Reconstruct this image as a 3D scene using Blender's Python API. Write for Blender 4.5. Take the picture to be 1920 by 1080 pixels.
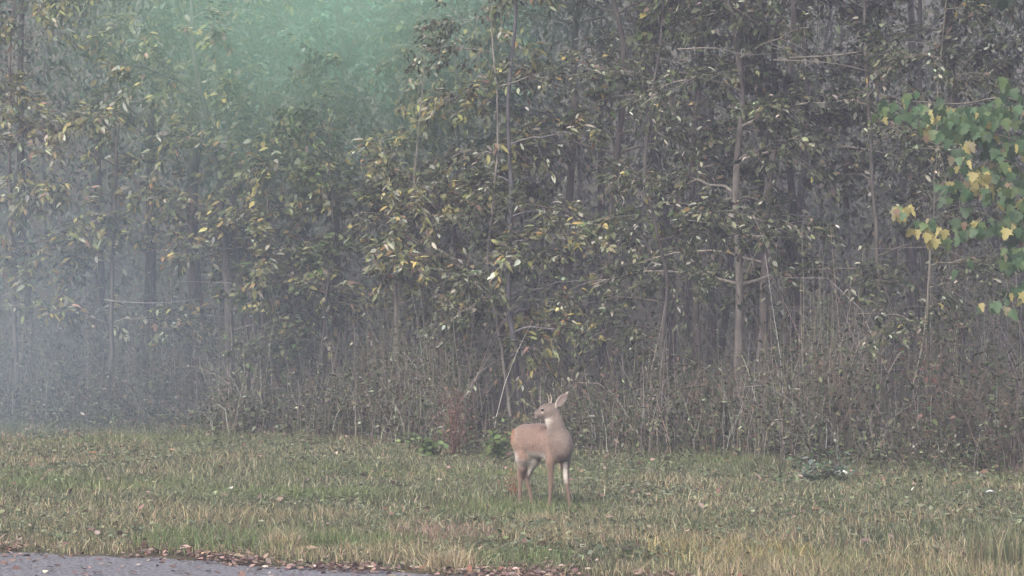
import bpy, math
import numpy as np
from mathutils import Vector

# ------------------------------------------------------------------ camera, sky, sun, exposure
scene = bpy.context.scene
for ob in list(bpy.data.objects):
    bpy.data.objects.remove(ob)
COL = scene.collection
F, CAMZ, HORIZ = 4486.0, 2.2, 560.0          # focal length in photo pixels, camera height, horizon row

cam_d = bpy.data.cameras.new('camera')
cam_d.sensor_width = 36.0
cam_d.lens = 36.0 * F / 1920.0
cam_d.clip_start = 0.1
cam_d.clip_end = 1000.0
cam = bpy.data.objects.new('camera', cam_d)
COL.objects.link(cam)
cam.location = (0, 0, CAMZ)
cam.rotation_euler = (math.radians(90) + math.atan((HORIZ - 540) / F), 0, 0)
scene.camera = cam

SUN_EL, SUN_AZ = 42.0, 208.0                 # elevation, compass direction the light comes from (0 = +Y, clockwise)
world = bpy.data.worlds.new('World')
scene.world = world
world.use_nodes = True
wn = world.node_tree.nodes
wl = world.node_tree.links
bg = wn['Background']
sky = wn.new('ShaderNodeTexSky')
sky.sky_type = 'NISHITA'
sky.sun_disc = False
sky.sun_elevation = math.radians(SUN_EL)
sky.sun_rotation = math.radians(SUN_AZ)
sky.air_density = 1.0
sky.dust_density = 6.0
sky.ozone_density = 1.0
hs = wn.new('ShaderNodeHueSaturation')
hs.inputs['Saturation'].default_value = 1.0   # thin even cloud takes the blue out of the sky
wl.new(sky.outputs['Color'], hs.inputs['Color'])
wl.new(hs.outputs['Color'], bg.inputs['Color'])
bg.inputs['Strength'].default_value = 0.12

sun_d = bpy.data.lights.new('sun', 'SUN')
sun_d.energy = 0.95
sun_d.angle = math.radians(22)
sun_d.color = (1.0, 0.95, 0.89)
sun = bpy.data.objects.new('sun', sun_d)
COL.objects.link(sun)
az = math.radians(SUN_AZ); el = math.radians(SUN_EL)
sdir = Vector((math.sin(az) * math.cos(el), math.cos(az) * math.cos(el), math.sin(el)))
sun.rotation_euler = sdir.to_track_quat('Z', 'Y').to_euler()

scene.view_settings.view_transform = 'Standard'
scene.view_settings.look = 'None'
scene.view_settings.exposure = 0.97
scene.view_settings.gamma = 1.0
scene.render.engine = 'CYCLES'
cy = scene.cycles
cy.use_denoising = True
cy.max_bounces = 6
cy.diffuse_bounces = 3
cy.glossy_bounces = 2
cy.transmission_bounces = 4
cy.volume_bounces = 1
cy.transparent_max_bounces = 8

# ------------------------------------------------------------------ helpers
rng = np.random.default_rng(11)

def P(px, py, Y):
    return np.array([(px - 960.0) / F * Y, Y, CAMZ - (py - HORIZ) / F * Y])

def project(p):
    return 960 + F * p[..., 0] / p[..., 1], HORIZ + F * (CAMZ - p[..., 2]) / p[..., 1]

def norm(v):
    return v / np.maximum(np.linalg.norm(v, axis=-1, keepdims=True), 1e-9)

def vnoise(x, y, seed=0):
    """smooth value noise in 0..1"""
    def h(i, j):
        n = (i * 374761393 + j * 668265263 + seed * 982451653) & 0x7fffffff
        n = ((n ^ (n >> 13)) * 1274126177) & 0x7fffffff
        return (n ^ (n >> 16)) % 65536 / 65535.0
    xi = np.floor(x).astype(np.int64); yi = np.floor(y).astype(np.int64)
    fx = x - xi; fy = y - yi
    fx = fx * fx * (3 - 2 * fx); fy = fy * fy * (3 - 2 * fy)
    return ((h(xi, yi) * (1 - fx) + h(xi + 1, yi) * fx) * (1 - fy)
            + (h(xi, yi + 1) * (1 - fx) + h(xi + 1, yi + 1) * fx) * fy)

def fbm(x, y, seed=0, o=4):
    s = 0; a = 0.5; t = 0
    for k in range(o):
        s = s + a * vnoise(x * 2 ** k, y * 2 ** k, seed + k * 17); t += a; a *= 0.5
    return s / t

def np_mesh(name, V, polys, mat, col=None, smooth=False):
    """V (n,3); polys: list of (m,k) index arrays; col: (n,3) per vertex"""
    me = bpy.data.meshes.new(name)
    V = np.asarray(V, np.float32)
    me.vertices.add(len(V))
    me.vertices.foreach_set('co', V.ravel())
    polys = [np.asarray(p, np.int32) for p in polys if len(p)]
    loops = np.concatenate([p.ravel() for p in polys])
    tot = np.concatenate([np.full(len(p), p.shape[1], np.int32) for p in polys])
    start = np.concatenate([[0], np.cumsum(tot)[:-1]]).astype(np.int32)
    me.loops.add(len(loops))
    me.loops.foreach_set('vertex_index', loops)
    me.polygons.add(len(tot))
    me.polygons.foreach_set('loop_start', start)
    try:
        me.polygons.foreach_set('loop_total', tot)
    except Exception:
        pass
    if smooth:
        me.polygons.foreach_set('use_smooth', np.ones(len(tot), bool))
    me.update(calc_edges=True)
    if col is not None:
        c4 = np.ones((len(V), 4), np.float32); c4[:, :3] = col
        at = me.color_attributes.new('tint', 'FLOAT_COLOR', 'POINT')
        at.data.foreach_set('color', c4.ravel())
    me.materials.append(mat)
    return me

def link(name, me, parent=None, loc=None):
    o = bpy.data.objects.new(name, me)
    COL.objects.link(o)
    if loc is not None:
        o.location = loc
    if parent is not None:
        o.parent = parent
    return o

def tag(o, label=None, cat=None, group=None, kind=None):
    if label: o['label'] = label
    if cat: o['category'] = cat
    if group: o['group'] = group
    if kind: o['kind'] = kind
    return o

def thing(name, label, cat, loc, group=None):
    o = bpy.data.objects.new(name, None)
    COL.objects.link(o)
    o.location = loc
    o.empty_display_size = 0.2
    return tag(o, label, cat, group)

class MB:
    """collects tubes and leaves for one mesh"""
    def __init__(s):
        s.V = []; s.Q = []; s.T = []; s.C = []; s.n = 0
    def add(s, V, Q=None, T=None, C=None):
        V = np.asarray(V, float)
        if Q is not None and len(Q): s.Q.append(np.asarray(Q) + s.n)
        if T is not None and len(T): s.T.append(np.asarray(T) + s.n)
        s.V.append(V)
        s.C.append(np.broadcast_to(np.asarray(C if C is not None else (1, 1, 1), float), V.shape))
        s.n += len(V)
    def tube(s, pts, rad, sides=5, C=None, cap=True):
        pts = np.asarray(pts, float); rad = np.broadcast_to(np.asarray(rad, float), (len(pts),))
        t = norm(np.gradient(pts, axis=0))
        ref = np.array([1.0, 0.13, 0.07]) if abs(np.mean(t, axis=0)[0]) < 0.7 else np.array([0.11, 0.2, 1.0])
        u = norm(np.cross(t, ref)); v = np.cross(t, u)
        a = np.arange(sides) * 2 * np.pi / sides
        ring = (pts[:, None] + rad[:, None, None] * (np.cos(a)[None, :, None] * u[:, None] + np.sin(a)[None, :, None] * v[:, None]))
        m = len(pts)
        i = np.arange(m - 1)[:, None] * sides; j = np.arange(sides)[None]; j2 = (j + 1) % sides
        q = np.stack([i + j, i + j2, i + sides + j2, i + sides + j], -1).reshape(-1, 4)
        T = None
        V = ring.reshape(-1, 3)
        if cap:
            V = np.vstack([V, pts[-1] + t[-1] * rad[-1] * 0.7])
            b = (m - 1) * sides
            T = np.array([[b + k, b + (k + 1) % sides, m * sides] for k in range(sides)])
        s.add(V, q, T, C)
    def mesh(s, name, mat, smooth=False, loc=(0, 0, 0)):
        V = np.vstack(s.V) - np.asarray(loc, float)
        polys = []
        if s.Q: polys.append(np.vstack(s.Q))
        if s.T: polys.append(np.vstack(s.T))
        return np_mesh(name, V, polys, mat, np.vstack(s.C), smooth)

# leaf template: length 1 along +X, width along Y, normal Z, folded along the midrib
LEAF_V = np.array([[0, 0, 0], [.22, .20, .05], [.58, .21, .03], [1, 0, -.10], [.58, -.21, .03], [.22, -.20, .05], [.45, 0, -.015]])
LEAF_Q = np.array([[0, 6, 2, 1], [0, 5, 4, 6]])
LEAF_T = np.array([[6, 3, 2], [6, 4, 3]])

SMALL_V = np.array([[0, 0, 0], [.42, .22, .04], [1, 0, -.08], [.42, -.22, .04]])
SMALL_T = np.array([[0, 2, 1], [0, 3, 2]])

def leaves_to(mb, pos, d, nrm, size, width, col, small=False):
    """many leaves at once: pos, direction, normal (n,3), size, width ratio (n), col (n,3)"""
    n = len(pos)
    if not n: return
    d = norm(d); y = norm(np.cross(nrm, d)); z = np.cross(d, y)
    LV = SMALL_V if small else LEAF_V
    k = len(LV)
    L = LV[None] * size[:, None, None] * np.stack([np.ones(n), width, np.ones(n)], -1)[:, None]
    V = pos[:, None] + L[..., :1] * d[:, None] + L[..., 1:2] * y[:, None] + L[..., 2:] * z[:, None]
    off = (np.arange(n) * k)[:, None, None]
    mb.add(V.reshape(-1, 3), None if small else (LEAF_Q[None] + off).reshape(-1, 4), ((SMALL_T if small else LEAF_T)[None] + off).reshape(-1, 3), np.repeat(col, k, axis=0))

def palette(n, cols, weights, jitter=0.32, r=None):
    r = r or rng
    cols = np.array(cols, float); w = np.array(weights, float); w /= w.sum()
    c = cols[r.choice(len(cols), n, p=w)]
    return np.clip(c * np.exp(r.normal(0, jitter, (n, 1))) * np.exp(r.normal(0, 0.06, (n, 3))), 0.004, 0.85)

# ------------------------------------------------------------------ materials
def mat_new(name):
    m = bpy.data.materials.new(name); m.use_nodes = True
    nt = m.node_tree
    return m, nt, nt.nodes['Principled BSDF'], nt.nodes['Material Output']

def mat_leaf(name, transl=0.3, rough=0.5):
    m, nt, b, out = mat_new(name)
    at = nt.nodes.new('ShaderNodeAttribute'); at.attribute_name = 'tint'
    tr = nt.nodes.new('ShaderNodeBsdfTranslucent')
    mx = nt.nodes.new('ShaderNodeMixShader'); mx.inputs[0].default_value = transl
    nt.links.new(at.outputs['Color'], b.inputs['Base Color'])
    nt.links.new(at.outputs['Color'], tr.inputs['Color'])
    b.inputs['Roughness'].default_value = rough
    b.inputs['Specular IOR Level'].default_value = 0.4
    nt.links.new(b.outputs[0], mx.inputs[1]); nt.links.new(tr.outputs[0], mx.inputs[2])
    nt.links.new(mx.outputs[0], out.inputs['Surface'])
    return m

def mat_noise(name, c1, c2, scale, rough=0.9, bump=0.0, detail=6, stretch=(1, 1, 1), tint=False, lo=0.35, hi=0.65):
    m, nt, b, out = mat_new(name)
    tc = nt.nodes.new('ShaderNodeTexCoord')
    mp = nt.nodes.new('ShaderNodeMapping'); mp.inputs['Scale'].default_value = stretch
    nz = nt.nodes.new('ShaderNodeTexNoise'); nz.inputs['Scale'].default_value = scale; nz.inputs['Detail'].default_value = detail
    cr = nt.nodes.new('ShaderNodeValToRGB')
    cr.color_ramp.elements[0].position = lo; cr.color_ramp.elements[1].position = hi
    cr.color_ramp.elements[0].color = (*c1, 1); cr.color_ramp.elements[1].color = (*c2, 1)
    nt.links.new(tc.outputs['Object'], mp.inputs[0]); nt.links.new(mp.outputs[0], nz.inputs['Vector'])
    nt.links.new(nz.outputs['Fac'], cr.inputs[0])
    src = cr.outputs[0]
    if tint:
        at = nt.nodes.new('ShaderNodeAttribute'); at.attribute_name = 'tint'
        mu = nt.nodes.new('ShaderNodeMix'); mu.data_type = 'RGBA'; mu.blend_type = 'MULTIPLY'; mu.inputs[0].default_value = 1
        nt.links.new(src, mu.inputs[6]); nt.links.new(at.outputs['Color'], mu.inputs[7]); src = mu.outputs[2]
    nt.links.new(src, b.inputs['Base Color'])
    b.inputs['Roughness'].default_value = rough
    b.inputs['Specular IOR Level'].default_value = 0.25
    if bump:
        bp = nt.nodes.new('ShaderNodeBump'); bp.inputs['Strength'].default_value = bump; bp.inputs['Distance'].default_value = 0.02
        nt.links.new(nz.outputs['Fac'], bp.inputs['Height']); nt.links.new(bp.outputs[0], b.inputs['Normal'])
    return m

M_LEAF = mat_leaf('leaf_blade', 0.3, 0.5)
M_GRASS = mat_leaf('grass_blade', 0.25, 0.6)
M_LITTER = mat_leaf('dry_leaf', 0.1, 0.8)
M_BARK = mat_noise('grey_bark', (.06, .056, .055), (.19, .18, .17), 9, 0.9, 0.6, stretch=(1, 1, .25), tint=True)
M_TWIG = mat_noise('twig_bark', (.13, .12, .11), (.30, .28, .25), 14, 0.9, 0.2, tint=True)
M_STEM = mat_noise('dry_stem', (.75, .75, .75), (1, 1, 1), 8, 0.9, tint=True)
M_GROUND = mat_noise('meadow_soil', (.055, .05, .03), (.11, .10, .06), 2.2, 1.0, 0.5)
M_ROAD = mat_noise('road_gravel', (.10, .10, .112), (.29, .29, .315), 34, 0.9, 0.9, detail=8)
M_HILL = mat_noise('forest_floor', (.05, .045, .035), (.10, .085, .06), 1.1, 1.0, 0.5)

# ------------------------------------------------------------------ the lie of the land
def road_edge(x):                             # Y of the road's far edge
    return 18.95 - 0.42 * x + 0.10 * np.sin(x * 1.7) + 0.05 * np.sin(x * 4.1 + 1)

def wood_edge(x):                             # Y where mown grass gives way to brush
    return 35.3 - 0.88 * np.clip(x, -9, 9) + 0.9 * (vnoise(np.asarray(x, float) * 0.5, np.zeros_like(np.asarray(x, float)), 5) - .5)

def ground_z(x, y):
    x = np.asarray(x, float); y = np.asarray(y, float)
    fade = np.clip((y - road_edge(x) - 0.3) / 2.0, 0, 1)
    z = fade * 0.09 * (fbm(x * 0.45, y * 0.45, 3, 3) - 0.5)
    hill = np.clip((y - 62) / 60, 0, 1)
    return z + 18 * hill ** 1.3

def grid_sheet(xs, ys, zf):
    X, Y = np.meshgrid(xs, ys)
    V = np.stack([X, Y, zf(X, Y)], -1).reshape(-1, 3)
    nx, ny = len(xs), len(ys)
    i = (np.arange(ny - 1)[:, None] * nx + np.arange(nx - 1)[None]).ravel()
    return V, np.stack([i, i + 1, i + 1 + nx, i + nx], -1)

xs = np.concatenate([np.linspace(-150, -22, 14), np.linspace(-20, 20, 161), np.linspace(22, 150, 14)])
ys = np.concatenate([np.linspace(-150, 16, 12), np.linspace(17, 62, 181), np.linspace(64, 150, 30)])
V, Q = grid_sheet(xs, ys, ground_z)
gm = np_mesh('ground', V, [Q], M_GROUND, smooth=True)
tag(link('ground', gm), kind='structure')
xs = np.linspace(-150, 150, 1201)
rows = [np.stack([xs, road_edge(np.clip(xs, -45, 45)) - 7.0 - 0.42 * (xs - np.clip(xs, -45, 45)), np.full_like(xs, .006)], -1),
        np.stack([xs, road_edge(np.clip(xs, -45, 45)) - .05 - 0.42 * (xs - np.clip(xs, -45, 45)) + .07 * rng.normal(0, 1, len(xs)), np.full_like(xs, .006)], -1)]
n = len(xs); i = np.arange(n - 1)
rm = np_mesh('road', np.vstack(rows), [np.stack([i, i + 1, n + i + 1, n + i], -1)], M_ROAD)
tag(link('road', rm), kind='structure')

# ------------------------------------------------------------------ trees
G_DULL, G_MID, G_LIGHT = (.042, .058, .030), (.085, .112, .055), (.19, .215, .12)
G_GLOW, G_PALE = (.20, .36, .27), (.42, .44, .36)
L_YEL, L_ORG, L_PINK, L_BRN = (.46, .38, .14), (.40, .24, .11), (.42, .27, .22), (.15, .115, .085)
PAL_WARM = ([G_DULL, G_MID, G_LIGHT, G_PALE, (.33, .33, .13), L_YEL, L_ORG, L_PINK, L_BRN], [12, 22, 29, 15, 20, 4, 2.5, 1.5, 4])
PAL_GLOW = ([(.13, .21, .15), (.24, .34, .25), G_GLOW, (.40, .50, .41), L_YEL], [15, 25, 40, 16, 2])  # green glow of the upper left painted into the leaf colours
PAL_GREY = ([G_DULL, G_MID, G_LIGHT, G_PALE, L_BRN, L_YEL], [40, 32, 13, 10, 6, 1])
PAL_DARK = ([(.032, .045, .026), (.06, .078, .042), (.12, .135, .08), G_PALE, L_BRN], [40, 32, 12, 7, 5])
PAL_GREEN = ([G_DULL, G_MID, G_LIGHT, (.10, .15, .06), L_YEL], [24, 30, 16, 24, 4])

LEAF_VARIANTS = []
def leaf_variant(col, wid):
    for c, w, me in LEAF_VARIANTS:
        if np.abs(np.array(c) - col).sum() < 0.07 and abs(w - wid) < 0.2: return me
    V = LEAF_V * np.array([1, wid, 1])
    me = np_mesh('leaf', V, [LEAF_Q, LEAF_T], M_LEAF, np.tile(np.asarray(col, float), (len(V), 1)))
    LEAF_VARIANTS.append((tuple(col), wid, me))
    return me

from mathutils import Matrix
def leaf_object(parent, base, pos, d, nrm, size, me, name='leaf', squash=1.0):
    d = norm(d); y = norm(np.cross(nrm, d)); z = np.cross(d, y); y = y * squash
    o = link(name, me, parent)
    M = Matrix(((d[0] * size, y[0] * size, z[0] * size, pos[0] - base[0]),
                (d[1] * size, y[1] * size, z[1] * size, pos[1] - base[1]),
                (d[2] * size, y[2] * size, z[2] * size, pos[2] - base[2]), (0, 0, 0, 1)))
    o.matrix_basis = M
    return o

def spline(ctrl, m):
    ctrl = np.asarray(ctrl, float)
    t = np.linspace(0, len(ctrl) - 1, m)
    P0 = np.vstack([2 * ctrl[0] - ctrl[1], ctrl, 2 * ctrl[-1] - ctrl[-2]])
    i = np.minimum(t.astype(int), len(ctrl) - 2); f = (t - i)[:, None]
    a, b, c, d = P0[i], P0[i + 1], P0[i + 2], P0[i + 3]
    return 0.5 * (2 * b + (c - a) * f + (2 * a - 5 * b + 4 * c - d) * f ** 2 + (3 * b - a - 3 * c + d) * f ** 3)

def make_tree(name, label, ctrl, r0, pal, nlimb=14, z0=1.5, limb=(1.2, 2.4), twigs=9, clusters=5.5, per=4.2, lsize=(.10, .20),
              lw=.8, nobj=30, tint=(.75, .75, .75), droop=0.7, cat='tree', group='trees along the wood edge', front=0.35, up=.35, extra_stems=()):
    base = np.array(ctrl[0], float)
    t = thing(name, label, cat, base, group)
    path = spline(ctrl, 26)
    path[1:-1, :2] += rng.normal(0, 0.012, (24, 2))
    hgt = path[-1, 2] - path[0, 2]
    rad = r0 * (1 - 0.82 * np.linspace(0, 1, 26)) * (1 + 0.25 * np.exp(-np.linspace(0, 26, 26)))
    mb = MB(); mb.tube(path, rad, 9, tint)
    link('trunk', mb.mesh('trunk', M_BARK, True, base), t)
    for st in extra_stems:
        p2 = spline(st[0], 20); mb = MB(); mb.tube(p2, st[1] * (1 - .8 * np.linspace(0, 1, 20)), 7, tint)
        link('stem', mb.mesh('stem', M_BARK, True, base), t)
    LP, LD, LN, LS = [], [], [], []
    for k in range(nlimb):
        f = (z0 + (hgt * 0.97 - z0) * ((k + rng.uniform(0, 1)) / nlimb)) / hgt
        i = min(int(f * 25), 24)
        start = path[i]
        a = rng.uniform(0, 2 * np.pi)
        h = np.array([math.cos(a), math.sin(a) - front, 0]); h = norm(h)
        ln = rng.uniform(*limb) * (1.05 - 0.6 * max(0, f - .4))
        m = 9
        s = np.linspace(0, 1, m)[:, None]
        bow = rng.uniform(-.15, .2)
        side = np.array([-h[1], h[0], 0]) * rng.normal(0, .18)
        pts = start + h * ln * s + np.array([0, 0, 1]) * ln * (up * s - (up + bow) * .9 * s ** 2) + side * ln * s ** 2
        pts[1:] += rng.normal(0, .02, (m - 1, 3))
        mb = MB()
        lr = max(.006, min(rad[i] * .5, .022 + .008 * rng.random()))
        tw = np.array(tint) * rng.uniform(.7, 1.15)
        mb.tube(pts, lr * (1 - .8 * np.linspace(0, 1, m)), 5, tw)
        for q in range(twigs):
            u = rng.uniform(.25, 1.0)
            b = pts[min(int(u * (m - 1)), m - 1)]
            dr = norm(h * .7 + rng.normal(0, .55, 3) + np.array([0, 0, .12]))
            tl = rng.uniform(.35, 1.1) * (1.1 - .4 * u)
            ss = np.linspace(0, 1, 4)[:, None]
            tp = b + dr * tl * ss - np.array([0, 0, 1]) * tl * droop * .35 * ss ** 2
            mb.tube(tp, np.linspace(.006, .0025, 4), 3, tw)
            nc = rng.poisson(clusters)
            for c in range(nc):
                w = rng.uniform(.2, 1)
                p0 = b + dr * tl * w - np.array([0, 0, 1]) * tl * droop * .35 * w * w
                np_ = rng.poisson(per * (1.35 if pal in (PAL_GREY, PAL_DARK) else 1))
                if not np_: continue
                aa = rng.uniform(0, 2 * np.pi)
                dd = dr * .55 + np.stack([np.cos(aa + np.linspace(-1.6, 1.6, np_)), np.sin(aa + np.linspace(-1.6, 1.6, np_)), np.zeros(np_)], -1) * .75
                dd[:, 2] -= droop * rng.uniform(.1, 1.3, np_)
                LP.append(p0 + rng.normal(0, .05, (np_, 3))); LD.append(dd)
                nn = np.tile(np.array([0, -.35, 1.0]), (np_, 1)) + rng.normal(0, .45, (np_, 3))
                LN.append(nn); LS.append(rng.uniform(*lsize, np_) * (.72 if pal in (PAL_GREY, PAL_DARK) else 1))
        link('limb', mb.mesh('limb', M_TWIG, True, base), t)
    LP = np.vstack(LP); LD = norm(np.vstack(LD)); LN = np.vstack(LN); LS = np.concatenate(LS)
    n = len(LP)
    LC = palette(n, *pal)
    W = np.full(n, lw) * rng.uniform(.8, 1.25, n)
    keep = LP[:, 2] > .25
    if nobj:
        px, py = project(LP)
        vis = (px > 0) & (px < 1920) & (py > 0) & (py < 900) & keep
        score = np.where(vis, LC.sum(1) * 1.5 + LS * 3 - .5 * (LP[:, 1] - base[1]), -1e9)
        for i in np.argsort(-score)[:nobj]:
            if score[i] < -1e8: break
            leaf_object(t, base, LP[i], LD[i], LN[i], LS[i], leaf_variant(LC[i], lw)); keep[i] = False
    mb = MB(); leaves_to(mb, LP[keep], LD[keep], LN[keep], LS[keep], W[keep], LC[keep])
    fo = link('foliage', mb.mesh('foliage', M_LEAF, False, base), t); fo['kind'] = 'stuff'
    return t

def trunk_ctrl(Y, pts, top):
    """pixel points up the trunk at distance Y, carried on to height top"""
    c = [P(px, py, Y) for px, py in pts]
    c[0][2] = float(ground_z(c[0][0], c[0][1])) - .05
    d = c[-1] - c[-2]; d = d / max(d[2], .2)
    while c[-1][2] < top:
        c.append(c[-1] + np.array([d[0] * .5 + rng.normal(0, .12), rng.normal(0, .12), 1.0]) * 1.6)
    return c

NAMES = {}
TREES = [
 # name, label, Y, pixel points, top, r, palette, options
 ('tree', 'leafy tree with a forked pale trunk and drooping brownish leaves left of the green patch', 41, [(432, 800), (430, 640), (425, 500), (405, 300)], 9.5, .09, PAL_WARM, dict(nlimb=22, z0=2.0, limb=(1.4, 3.0), twigs=9, nobj=60, extra=[([(470, 800), (462, 640), (444, 480), (430, 250)], .06)])),
 ('tree', 'thick misty grey trunk low in the mist, bare below, left of the forked trunk', 44, [(368, 795), (366, 700), (370, 600), (360, 400)], 11, .16, PAL_WARM, dict(nlimb=18, z0=3.3, limb=(1.2, 2.6))),
 ('sapling', 'hair-thin straight sapling just right of the forked pale trunk', 40, [(494, 805), (490, 600), (500, 400), (506, 300)], 5.6, .03, PAL_WARM, dict(nlimb=14, z0=2.0, limb=(.7, 1.6), lsize=(.10, .18))),
 ('tree', 'tree with dense leaves tinted like a green glow at the top of the wood edge', 42, [(640, 800), (632, 600), (628, 300), (640, 60)], 12, .10, PAL_GLOW, dict(nlimb=30, z0=4.2, limb=(1.5, 3.1), twigs=11, clusters=7, nobj=70, tint=(1.0, 1.05, 1.0))),
 ('tree', 'second glow-tinted tree whose crown meets the top edge above the curved sapling', 44, [(815, 800), (822, 600), (815, 300), (820, 100)], 12, .09, PAL_GLOW, dict(nlimb=26, z0=4.6, limb=(1.4, 2.9), twigs=11, clusters=7, nobj=50)),
 ('sapling', 'slim pale sapling with a bent trunk and side branch, left of the antlered deer', 38.5, [(741, 820), (743, 700), (745, 520), (762, 470), (771, 380), (780, 300)], 6.0, .05, PAL_WARM, dict(nlimb=11, z0=2.2, limb=(.8, 1.8), lsize=(.10, .18), nobj=45, tint=(1.6, 1.56, 1.5))),
 ('tree', 'dark bluish slender tree leaning left right behind the deer head', 37.5, [(978, 825), (972, 740), (962, 640), (953, 540), (958, 400)], 10, .055, PAL_WARM, dict(nlimb=20, z0=2.9, limb=(.9, 2.0), nobj=40, tint=(1.15, 1.2, 1.45))),
 ('sapling', 'thin light stem curving up left beside the dark slender tree behind the deer', 37, [(968, 828), (948, 720), (933, 610), (914, 520), (925, 380)], 8.5, .03, PAL_GREY, dict(nlimb=14, z0=2.6, limb=(.7, 1.6), lsize=(.10, .17), tint=(1.6, 1.6, 1.6))),
 ('tree', 'broad grey-leaved tree filling the upper middle right of the dark gap', 38, [(1150, 830), (1145, 600), (1150, 350), (1170, 100)], 11, .07, PAL_GREY, dict(nlimb=28, z0=3.0, limb=(1.2, 2.6), nobj=60)),
 ('sapling', 'short bare grey trunk standing in the brush right of the deer', 34.8, [(1244, 855), (1241, 740), (1240, 640), (1252, 520)], 6.8, .05, PAL_GREY, dict(nlimb=12, z0=2.3, limb=(.7, 1.6), lsize=(.09, .16))),
 ('tree', 'rough-barked pale trunk, left one of the close pair right of the deer', 35.5, [(1384, 845), (1384, 680), (1386, 520), (1380, 340)], 11, .075, PAL_GREY, dict(nlimb=30, z0=2.6, limb=(1.2, 2.6), nobj=45, tint=(1.5, 1.5, 1.5))),
 ('tree', 'smoother grey trunk, right one of the close pair right of the deer', 36.2, [(1428, 840), (1431, 640), (1434, 480), (1447, 300)], 11, .08, PAL_GREY, dict(nlimb=24, z0=3.2, limb=(1.2, 2.5), nobj=35, tint=(1.45, 1.45, 1.45))),
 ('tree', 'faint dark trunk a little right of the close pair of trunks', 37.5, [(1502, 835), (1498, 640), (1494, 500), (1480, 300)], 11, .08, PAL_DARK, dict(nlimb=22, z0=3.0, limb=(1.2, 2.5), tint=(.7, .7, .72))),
 ('tree', 'leaning grey tree with bare crossing branches under the top edge on the right', 34.5, [(1660, 865), (1655, 650), (1640, 400), (1625, 150)], 10.5, .04, PAL_DARK, dict(nlimb=22, z0=2.6, limb=(1.2, 2.6), clusters=4, nobj=35)),
 ('sapling', 'thin upright sapling below the broad-leaved hanging branch', 32.5, [(1716, 885), (1735, 740), (1741, 540), (1755, 330)], 7.0, .024, PAL_GREY, dict(nlimb=12, z0=2.0, limb=(.5, 1.3), clusters=4, lsize=(.08, .14), tint=(1.2, 1.2, 1.1))),
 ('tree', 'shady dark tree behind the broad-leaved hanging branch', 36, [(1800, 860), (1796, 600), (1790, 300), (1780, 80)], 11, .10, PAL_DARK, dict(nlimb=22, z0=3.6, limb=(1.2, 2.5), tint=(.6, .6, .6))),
 ('tree', 'brown-leaved tree at far left with layered drooping sprays', 43, [(30, 790), (26, 600), (18, 300), (20, 100)], 11, .045, PAL_WARM, dict(nlimb=28, z0=2.5, limb=(1.4, 2.8), nobj=60, tint=(1, 1, 1))),
 ('tree', 'yellow-flecked tree between the far left tree and the misty trunk', 42, [(205, 795), (210, 600), (215, 350), (225, 120)], 11, .042, PAL_WARM, dict(tint=(1, 1, 1), nlimb=30, z0=2.4, limb=(1.4, 2.8), nobj=60)),
 ('tree', 'brownish tree below the left end of the glow-tinted foliage', 41.5, [(560, 805), (556, 620), (560, 400), (552, 300)], 5.8, .07, PAL_WARM, dict(nlimb=24, z0=2.4, limb=(1.2, 2.4), nobj=45)),
 ('tree', 'orange-tinged tree under the right end of the glow-tinted foliage', 40, [(850, 815), (856, 640), (850, 420), (858, 330)], 5.9, .06, PAL_WARM, dict(nlimb=24, z0=2.3, limb=(1.1, 2.3), nobj=55)),
 ('sapling', 'low slender sapling with small round leaves between bent sapling and forked trunk', 39, [(612, 810), (606, 700), (610, 560), (628, 440)], 6, .03, PAL_GREEN, dict(nlimb=14, z0=1.0, limb=(.7, 1.5), lsize=(.08, .14), lw=1.3)),
 ('tree', 'glow-tinted tree high behind the left end of the glow-tinted foliage', 47, [(470, 790), (474, 500), (480, 200), (470, 60)], 13, .09, PAL_GLOW, dict(nlimb=30, z0=5.2, limb=(1.6, 3.2), twigs=12, clusters=7, lsize=(.14, .26), nobj=30)),
 ('tree', 'glow-tinted tree high behind the middle of the glow-tinted foliage', 48, [(730, 790), (735, 500), (740, 200), (745, 60)], 13, .09, PAL_GLOW, dict(nlimb=30, z0=5.0, limb=(1.6, 3.2), twigs=12, clusters=7, lsize=(.14, .26), nobj=30)),
 ('tree', 'grey tree at the top edge just right of the dark gap above the deer', 40, [(1060, 815), (1058, 600), (1072, 300), (1080, 60)], 11.5, .08, PAL_GREY, dict(nlimb=24, z0=4.0, limb=(1.2, 2.4), nobj=35)),
 ('tree', 'soft grey-green tree at the top left of the date corner', 38, [(1310, 830), (1305, 600), (1300, 300), (1318, 60)], 11, .07, PAL_GREEN, dict(nlimb=22, z0=3.6, limb=(1.2, 2.4), nobj=30)),
]
TREES[-1] = ('tree', 'soft grey-green tree just left of the close pair of trunks') + TREES[-1][2:]
for (nm, lb, Y, pts, top, r, pal, op) in TREES:
    op = dict(op); ex = op.pop('extra', [])
    st = []
    if pal in (PAL_GREY, PAL_DARK): op.setdefault('twigs', 14); op.setdefault('clusters', 3.6)
    for (pp, rr) in ex: st.append((trunk_ctrl(Y + .2, pp, top - 1), rr))
    op.setdefault('nobj', 25); op.setdefault('lw', rng.uniform(.6, 1.2))
    if pal is PAL_WARM: op.setdefault('twigs', 11); op['z0'] = max(1.3, op.get('z0', 1.5) - .5)
    make_tree(nm, lb, trunk_ctrl(Y, pts, top), r, pal, extra_stems=st, cat='sapling' if nm == 'sapling' else 'tree', **op)

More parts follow.
